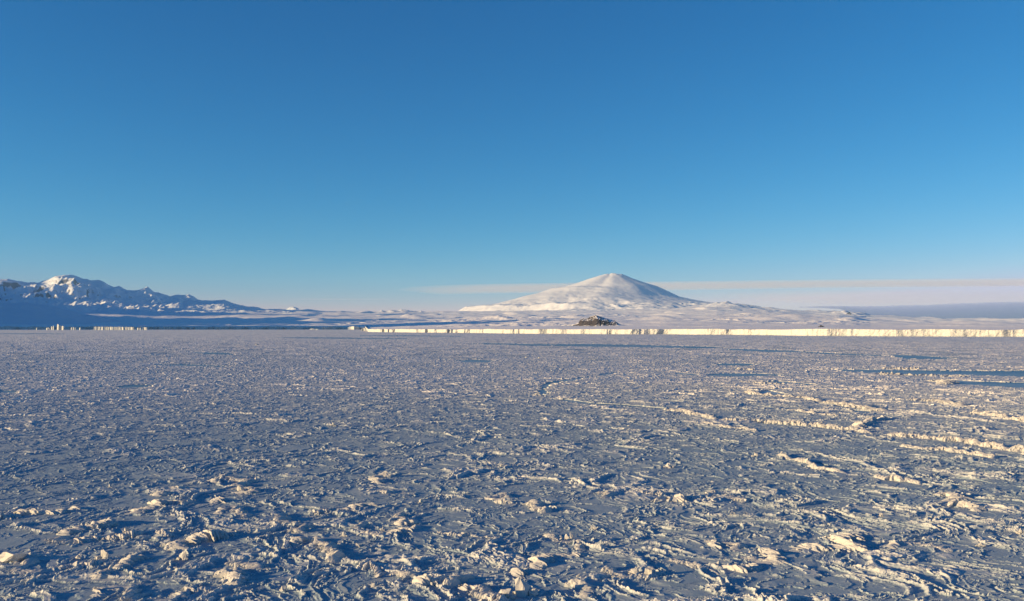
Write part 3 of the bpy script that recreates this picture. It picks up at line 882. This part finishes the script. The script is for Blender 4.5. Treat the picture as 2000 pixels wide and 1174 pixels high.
# ------------------------------------------------------------------ the mountain range on the left
RNG = [(-1500, 556), (-900, 545), (-500, 550), (-250, 540), (-100, 549), (0, 546), (15, 546), (32, 549), (50, 552), (75, 552), (95, 546), (107, 540), (120, 538), (137, 537), (150, 540), (162, 545), (170, 545), (177, 548), (192, 547), (207, 554), (215, 559), (222, 561), (232, 559), (247, 567), (270, 567), (280, 563.5), (287, 561), (300, 570), (322, 576), (332, 579), (345, 576), (370, 576), (377, 579), (386, 585), (400, 587), (420, 589), (450, 592), (465, 596), (490, 599), (517, 604), (557, 604), (566, 601), (573, 599.5), (582, 603), (595, 610), (620, 616), (660, 630), (700, 660), (900, 700)]
RD = 45000.0
ra_ = np.arctan2((np.array([p[0] for p in RNG]) - 1000) / F, 1.0)
rh_ = px_h([p[0] for p in RNG], np.array([p[1] for p in RNG], float), RD)
def range_h(x, y):
    r = np.hypot(x, y); a = np.arctan2(x, y)
    wz = 1.0 * samp(NS, x, y, 30000.0, 0.2)
    aw = a + 0.018 * wz * smooth(0, 6000, RD - r)
    crest = np.interp(aw, ra_, rh_)
    crest = crest + 16 * samp(NT, x, y, 5200.0, 0.1)
    d = RD - r
    # steep below the crest, long snow apron in front
    ff = np.clip(d / 15500.0, 0, 1)
    front = 1 - (0.62 * smooth(0, 0.42, ff) + 0.38 * ff)
    backf = 1 - smooth(0, 9000, -d)
    base = np.where(r > 38500, -50.0, field_height(x, y)[0] - 45)
    z = base + (crest - base) * np.where(d >= 0, front, backf)
    hi = np.clip((crest - 700) / 1500, 0, 1.3)
    g = smooth(0, 1800, d) * (1 - smooth(9000, 14500, d)) * hi
    rg = samp(RG, x + 400 * wz, y, 17000.0, 0.7) * 0.6 + samp(RG, x, y, 6200.0, 1.6) * 0.28 + samp(NT, x, y, 5000.0, 1.6) * 0.03
    z = z + g * (270 * (rg - 0.35) + 28 * samp(RG, x, y, 3600.0, 0.3)) 
    # cirque walls right under the crest
    z = z - 260 * hi * smooth(0, 700, d) * (1 - smooth(1500, 4200, d)) * smooth(-0.2, 1.0, samp(NS, x, y, 21000.0, 1.3))
    return z
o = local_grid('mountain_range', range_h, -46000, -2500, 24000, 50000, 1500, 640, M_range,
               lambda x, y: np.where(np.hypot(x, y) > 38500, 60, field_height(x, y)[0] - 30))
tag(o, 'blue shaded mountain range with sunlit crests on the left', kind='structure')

# spur with ribs of bare rock in front of the range, and the dark foothill at the edge
def spur(px0, px1, py_top, D, rf, seed, H_noise):
    P = np.array(py_top, float)
    pa = np.arctan2((P[:, 0] - 1000) / F, 1.0); ph = px_h(P[:, 0], P[:, 1], D)
    def f(x, y):
        r = np.hypot(x, y); a = np.arctan2(x, y)
        c = np.interp(a, pa, ph, left=ph[0], right=0)
        d = D - r
        base = range_h(x, y)
        z = base * 0 + field_height(x, y)[0] - 40
        w_ = np.where(d >= 0, 1 - np.clip(d / rf, 0, 1) ** 0.8, 1 - np.clip(-d / (rf * 1.5), 0, 1))
        rb = samp(RG, x, y, 5200.0, seed)
        zz_ = z + (c - z) * w_ + H_noise * (rb - 0.5) * w_ * smooth(0, rf * 0.2, np.abs(d))
        return zz_
    return f
for (pts, D, rf, sd, hn, lab) in [
    ([(190, 590), (200, 578), (206, 575), (225, 583), (240, 590), (250, 596), (262, 592), (275, 594), (290, 600), (306, 606), (312, 612)], 38000., 3300., 0.5, 130., 'ribbed rocky spur below the sharp peak in the range'),
    ([(-500, 585), (-100, 590), (0, 592), (50, 590.5), (75, 594), (110, 600), (160, 612), (210, 620), (255, 632)], 26000., 5200., 1.7, 40., 'dark streaky foothill at the left edge'),
    ([(314, 592), (325, 588), (336, 582), (350, 580.5), (357, 588), (372, 586), (400, 588), (420, 586.5), (437, 585), (450, 590), (465, 597), (484, 606)], 38500., 4200., 2.6, 55., 'sunlit snowy ridge at the right end of the range'),
]:
    f = spur(0, 0, pts, D, rf, sd, hn)
    pa0 = math.atan2((pts[0][0] - 1000) / F, 1); pa1 = math.atan2((pts[-1][0] - 1000) / F, 1)
    def cut(x, y, pa0=pa0, pa1=pa1):
        a = np.arctan2(x, y)
        return np.where((a > pa0) & (a < pa1), np.where(np.hypot(x, y) > 38500, -50, field_height(x, y)[0] - 35), 1e9)
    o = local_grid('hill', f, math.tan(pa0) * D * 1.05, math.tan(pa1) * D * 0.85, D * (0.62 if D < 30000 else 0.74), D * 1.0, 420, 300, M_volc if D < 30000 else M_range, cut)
    tag(o, lab, kind='structure')

# unseen high range, added further left and shaped so its shadow covers the coast
def shade_h(x, y):
    n_ = np.array([math.cos(SUN_AZ), -math.sin(SUN_AZ)])
    u_ = x * math.sin(SUN_AZ) + y * math.cos(SUN_AZ)
    v_ = -(x * math.cos(SUN_AZ) - y * math.sin(SUN_AZ)) * -1
    v_ = np.abs(v_) * np.sign(y)
    H = np.interp(v_, [11000, 12300, 16000, 26000, 32000, 40500, 44500, 60000], [0, 4500, 4300, 3900, 4050, 3900, 4250, 3950])
    H = H * (1 + 0.12 * samp(NS, x * 0.3 + v_, v_, 46000.0, 0.1) + 0.05 * samp(NB, v_, v_ * 0.2, 30000.0))
    c_ = np.interp(v_, [12000, 20000, 36000, 60000], [19500, 19500, 20500, 21500])
    d = np.abs(u_ - c_)
    return H * np.clip(1 - d / 6200.0, 0, 1) ** 1.25 + 120 * samp(RG, x, y, 12000, 0.3) * np.clip(1 - d / 6200.0, 0, 1) * (d > 600) - 12
o = local_grid('mountain_range', shade_h, -50000, -14000, 2000, 56000, 420, 520, M_range, lambda x, y: x * 0 + 2)
tag(o, 'unseen higher range further left that keeps the coast in shade', kind='structure')

# ------------------------------------------------------------------ rocky island frozen into the shelf
ID = 8200.0
IS = np.array([(1090, 641), (1093, 638.5), (1098, 635), (1106, 633.5), (1115, 633.5), (1124, 632.5), (1130, 631), (1132.5, 627), (1135, 623.5), (1140, 622), (1148, 622), (1152, 619), (1158, 616.8), (1163, 616), (1170, 617.5), (1180, 621), (1190, 624), (1200, 625.5), (1202, 628), (1210, 633), (1216, 638), (1219, 641)])
ia = np.arctan2((IS[:, 0] - 1000) / F, 1.0); ih = px_h(IS[:, 0], IS[:, 1], ID)
def island_h(x, y):
    r = np.hypot(x, y)
    a = np.arctan2(x, y)
    c = np.interp(a + 0.0005 * samp(NB, x, y, 500., 0.3) * smooth(0, 60, np.abs(r - ID)), ia, ih, left=0, right=0)
    d = ID - r
    az_px = 1000 + np.tan(a) * F
    wf = np.interp(az_px, [1090, 1130, 1136, 1165, 1219], [45, 60, 120, 210, 150])
    fr_ = np.clip(d / wf, 0, 1)
    cliffy = 1 - (0.25 * smooth(0.0, 0.55, fr_) + 0.75 * smooth(0.55, 1.0, fr_))
    bk = 1 - smooth(0, 260, -d)
    g0 = field_height(x, y)[0] + 17
    z = g0 + (c - g0) * np.where(d >= 0, cliffy, bk)
    nn = np.clip((c - g0) / 60, 0, 1) * np.where(fr_ < 1, 1, 0)
    z = z + nn * (6 * (samp(RG, x, y * 0.35, 900.0, 0.1) - 0.4) * smooth(0, 40, np.abs(d)) + 1.2 * samp(NB, x, y, 160.0, 0.8))
    return np.where((a > ia[0]) & (a < ia[-1]), z, g0 - 10)
ixc = math.tan(float(ia[11])) * ID
o = local_grid('rocky_hill', island_h, ixc - 420, ixc + 420, ID - 260 - 60, ID + 260, 420, 290, M_rock, lambda x, y: field_height(x, y)[0] + 15)
tag(o, 'dark rocky hill streaked with snow in front of the volcano', kind='structure')

# small rock outcrops on the snowfield
for (px, py, wpx, hpx, D, lab) in [(1604, 638.6, 14, 3.0, 6500., 'small dark outcrop just above the cliff at right'), (1658, 613, 11, 2.6, 31500., 'speck of bare rock on the low snowy hill')]:
    a, e = px_ang(px, py); X = math.sin(float(a)) * D; Y = math.cos(float(a)) * D
    mm = D / F
    n = 26
    gx, gy = np.meshgrid(np.linspace(-1, 1, n), np.linspace(-1, 1, n))
    rr0 = np.hypot(gx, gy)
    zb = float(px_h(px, py, D))
    zz0 = (1 - np.clip(rr0, 0, 1) ** 1.5) * hpx * mm * (0.75 + 0.4 * samp(NB, gx, gy, 6.0, px)) + zb - hpx * mm * 0.35 * rr0
    v = np.stack([X + gx * wpx / 2 * mm, Y + gy * wpx / 2 * mm, zz0], -1).reshape(-1, 3)
    o = mesh_np('rock_outcrop', v, grid_quads(n, n), M_rock)
    tag(o, lab, 'rock')

# ------------------------------------------------------------------ icebergs frozen in on the left
def iceberg(pts, D, depth, lab, seed):
    """pts: outline of the top as (px, py); base on the ice; a real tabular or weathered berg with thickness"""
    P = np.array(pts, float)
    n = max(24, int((P[-1, 0] - P[0, 0]) * 2.5))
    xs = np.linspace(P[0, 0], P[-1, 0], n)
    top = np.interp(xs, P[:, 0], P[:, 1])
    aa = np.arctan2((xs - 1000) / F, 1.0)
    hz = px_h(1000, top, D)
    m = 11
    lv = np.array([0, 0.35, 0.75, 1.0])
    rings = []
    r_ = np.random.default_rng(seed)
    jit = samp(NT, xs * 1.5, np.full(n, seed * 9.), 60.0)
    front = D + jit * 3
    for l in lv:        # front face
        rr1 = front + l * 4 + 0.5 * samp(NT, xs * 2, np.full(n, l * 9.0), 50.0)
        rings.append(np.stack([np.tan(aa) * rr1, rr1, hz * l - (1 if l == 0 else 0)], -1))
    for k in range(1, 5):   # top to the back edge
        q = k / 4
        rr1 = D + 6 + q * depth
        rings.append(np.stack([np.tan(aa) * rr1, np.full(n, rr1), np.maximum(hz * (1 - 0.12 * q) + 2 * samp(NB, xs, np.full(n, q * 20), 30.0), 1)], -1))
    rr1 = D + 10 + depth
    rings.append(np.stack([np.tan(aa) * rr1, np.full(n, rr1), np.full(n, -1.0)], -1))
    v = np.concatenate(rings)
    nr = len(rings)
    q = grid_quads(nr, n)
    # end walls
    e0 = [i * n for i in range(nr)]; e1 = [i * n + n - 1 for i in range(nr)]
    tr = [(e0[0], e0[i + 1], e0[i]) for i in range(1, nr - 1)] + [(e1[0], e1[i], e1[i + 1]) for i in range(1, nr - 1)]
    o = mesh_np('iceberg', v, q, M_cliff, tris=tr)
    tag(o, lab, 'iceberg', 'icebergs frozen into the far ice')
ZB = 9300.0
for k, (pts, dep, lab) in enumerate([
    ([(184, 638.8), (186, 638.2), (200, 638.4), (230, 638.6), (262, 639.0), (263, 640)], 260, 'long flat topped iceberg, the largest on the left'),
    ([(111.5, 637), (112, 633.6), (114, 633.2), (115, 635), (119, 635.6), (120, 637), (123, 636.6), (125, 637.6), (125.5, 639)], 90, 'tall weathered iceberg with two towers'),
    ([(100, 640), (100.5, 637.6), (102, 637.4), (102.4, 640)], 30, 'thin pillar of ice left of the tall iceberg'),
    ([(103.5, 640), (104, 636.4), (106, 636.2), (106.4, 640)], 30, 'squat pillar of ice touching the tall iceberg'),
    ([(90.5, 641.5), (92, 640.4), (96, 639.6), (98, 641.5)], 30, 'small grey iceberg left of the pillars'),
    ([(139, 640.6), (139.6, 639.4), (141, 639.4), (141.4, 640.6)], 20, 'narrow stump of ice, left one of three'),
    ([(143, 640.6), (143.4, 639.8), (144.4, 639.8), (144.8, 640.6)], 16, 'narrow stump of ice, middle one of three'),
    ([(146.6, 641), (147, 640), (148.6, 640), (149, 641)], 16, 'narrow stump of ice, right one of three'),
    ([(71, 641.5), (72, 639.8), (73, 639.8), (74, 641.5)], 20, 'lone small iceberg furthest left'),
    ([(279, 641.6), (280, 639.6), (283, 639.2), (287, 639.8), (288, 641.6)], 40, 'small rounded iceberg right of the long flat one'),
    ([(268, 641.6), (269, 640.4), (275, 640.4), (276, 641.6)], 26, 'low iceberg between the long flat one and the rounded one'),
    ([(155, 641.5), (156, 640.0), (157, 639.6), (158.5, 641.5)], 16, 'tiny iceberg left of the long flat one'),
]):
    iceberg(pts, ZB + 120 * ((k * 37) % 5), dep, lab, k + 2)
# shards along the far coast and at the end of the shelf
iceberg([(604, 643.5), (606, 642.2), (611, 641.8), (614, 642.4), (622, 642.8), (624, 643.8)], 11500., 60, 'lit iceberg against the dark far coast left of the shelf', 40)
iceberg([(706, 643), (708, 641.2), (713, 641), (716, 642)], 6200., 60, 'pale iceberg just off the end of the shelf', 41)

# ------------------------------------------------------------------ clouds: thin sheets floating high behind everything
def cloud_material(name, col, dens):
    m, nt, bs = new_mat(name)
    nt.nodes.remove(bs)
    v = nd(nt, 'ShaderNodeVolumePrincipled'); v.inputs['Color'].default_value = (*col, 1)
    v.inputs['Density'].default_value = dens; v.inputs['Anisotropy'].default_value = 0.0
    nt.links.new(v.outputs[0], nt.nodes['Material Output'].inputs['Volume'])
    return m
M_cirrus = cloud_material('cirrus', (1.0, 0.93, 1.0), 2.2e-4)
M_veil = cloud_material('veil', (1.0, 0.88, 1.0), 4.0e-5)
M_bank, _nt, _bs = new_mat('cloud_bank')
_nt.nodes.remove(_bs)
_v = nd(_nt, 'ShaderNodeVolumePrincipled'); _v.inputs['Color'].default_value = (0.42, 0.48, 0.92, 1); _v.inputs['Density'].default_value = 2.4e-4  # the bank's shade is put into this dark blue volume colour
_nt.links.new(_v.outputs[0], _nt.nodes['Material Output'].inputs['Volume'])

def cloud_lens(name, pts, alt, thick, mat, lab):
    """pts: (px, upper py, lower py) of the sheet seen from below; it floats level at the altitude alt"""
    P = np.array(pts, float)
    n = 90
    xs = np.linspace(P[0, 0], P[-1, 0], n)
    up = np.interp(xs, P[:, 0], P[:, 1]); lo_ = np.interp(xs, P[:, 0], P[:, 2])
    m = 24
    q = np.linspace(0, 1, m)
    aa = np.arctan2((xs - 1000) / F, 1.0)
    el0 = px_ang(xs, lo_)[1]; el1 = px_ang(xs, up)[1]
    rings = []; th = []
    edge = np.minimum(1, np.minimum(np.arange(n), n - 1 - np.arange(n) + 60) / 14.0)
    for s in (0, 1):
        V_ = np.empty((m, n, 3)); T_ = np.empty((m, n))
        for i, k in enumerate(q):
            el = el1 + (el0 - el1) * k
            r_ = (alt - CAM_H) / np.tan(el)
            bulge = np.sin(math.pi * k) * edge
            V_[i, :, 0] = np.tan(aa) * r_ * np.cos(aa); V_[i, :, 1] = r_ * np.cos(aa); V_[i, :, 2] = alt + (0.5 * thick * bulge if s else -0.5 * thick * bulge)
            T_[i] = np.clip(bulge * 1.6, 0, 1)
        rings.append(V_.reshape(-1, 3)); th.append(T_.ravel())
    q1 = grid_quads(m, n)[:, ::-1]; q2 = grid_quads(m, n, m * n)
    o = mesh_np(name, np.concatenate(rings), np.concatenate([q1, q2]), mat, {'thick': np.concatenate(th)}, smooth=True)
    tag(o, lab, 'cloud', 'thin clouds low over the horizon')
    return o
cloud_lens('cloud', [(772, 565, 567), (800, 559, 571), (860, 556, 576), (940, 554, 574), (1100, 552, 572), (1300, 549, 568), (1600, 546, 563), (2000, 543, 560), (2400, 541, 556)], 5200., 260., M_cirrus, 'long thin pinkish cloud band passing behind the volcano summit')
cloud_lens('cloud', [(1380, 572, 578), (1500, 568, 590), (1700, 566, 600), (2000, 564, 600), (2400, 562, 600)], 4600., 250., M_veil, 'faint pale veil of cloud between the band and the dark bank')
cloud_lens('cloud', [(560, 583, 585), (650, 583, 586), (760, 583.5, 585)], 4300., 100., M_veil, 'very faint streak of cloud left of the long band')
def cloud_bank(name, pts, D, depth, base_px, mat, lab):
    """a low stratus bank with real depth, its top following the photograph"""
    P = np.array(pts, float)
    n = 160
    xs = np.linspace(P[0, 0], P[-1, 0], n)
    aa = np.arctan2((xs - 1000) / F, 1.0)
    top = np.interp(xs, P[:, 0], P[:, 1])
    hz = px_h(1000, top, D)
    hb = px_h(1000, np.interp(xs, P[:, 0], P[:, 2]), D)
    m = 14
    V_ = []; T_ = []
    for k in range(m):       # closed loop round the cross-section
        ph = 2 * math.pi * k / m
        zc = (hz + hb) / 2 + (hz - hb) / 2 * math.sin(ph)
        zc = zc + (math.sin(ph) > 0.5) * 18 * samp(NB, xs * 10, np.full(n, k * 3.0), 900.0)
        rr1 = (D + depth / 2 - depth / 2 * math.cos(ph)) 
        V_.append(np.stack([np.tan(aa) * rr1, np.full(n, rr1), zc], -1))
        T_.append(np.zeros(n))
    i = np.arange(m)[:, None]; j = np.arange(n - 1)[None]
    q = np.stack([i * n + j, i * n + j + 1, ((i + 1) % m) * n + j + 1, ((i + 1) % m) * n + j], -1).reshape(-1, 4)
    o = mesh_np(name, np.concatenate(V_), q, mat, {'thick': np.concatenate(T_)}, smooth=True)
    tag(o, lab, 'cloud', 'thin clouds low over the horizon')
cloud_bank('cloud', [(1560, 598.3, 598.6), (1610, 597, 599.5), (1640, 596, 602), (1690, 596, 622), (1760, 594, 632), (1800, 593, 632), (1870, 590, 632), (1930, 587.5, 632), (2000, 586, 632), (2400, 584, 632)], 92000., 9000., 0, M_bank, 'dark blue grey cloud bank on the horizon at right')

# ------------------------------------------------------------------ the air
def haze():
    x0, x1, y0, y1, z0, z1 = -66000, 66000, -66000, 72000, -60, 3900
    v = np.array([(x, y, z) for z in (z0, z1) for y in (y0, y1) for x in (x0, x1)], float)
    q = [(0, 2, 3, 1), (4, 5, 7, 6), (0, 1, 5, 4), (2, 6, 7, 3), (0, 4, 6, 2), (1, 3, 7, 5)]
    m, nt, bs = new_mat('haze')
    nt.nodes.remove(bs)
    pv = nd(nt, 'ShaderNodeVolumePrincipled')
    pv.inputs['Color'].default_value = (0.36, 0.68, 0.95, 1)
    pv.inputs['Density'].default_value = 6.5e-6
    pv.inputs['Anisotropy'].default_value = 0.0
    nt.links.new(pv.outputs[0], nt.nodes['Material Output'].inputs['Volume'])
    o = mesh_np('haze', v, q, m)
    tag(o, 'thin clear polar air over the whole view', kind='stuff')
HAZE = True
if HAZE: haze()
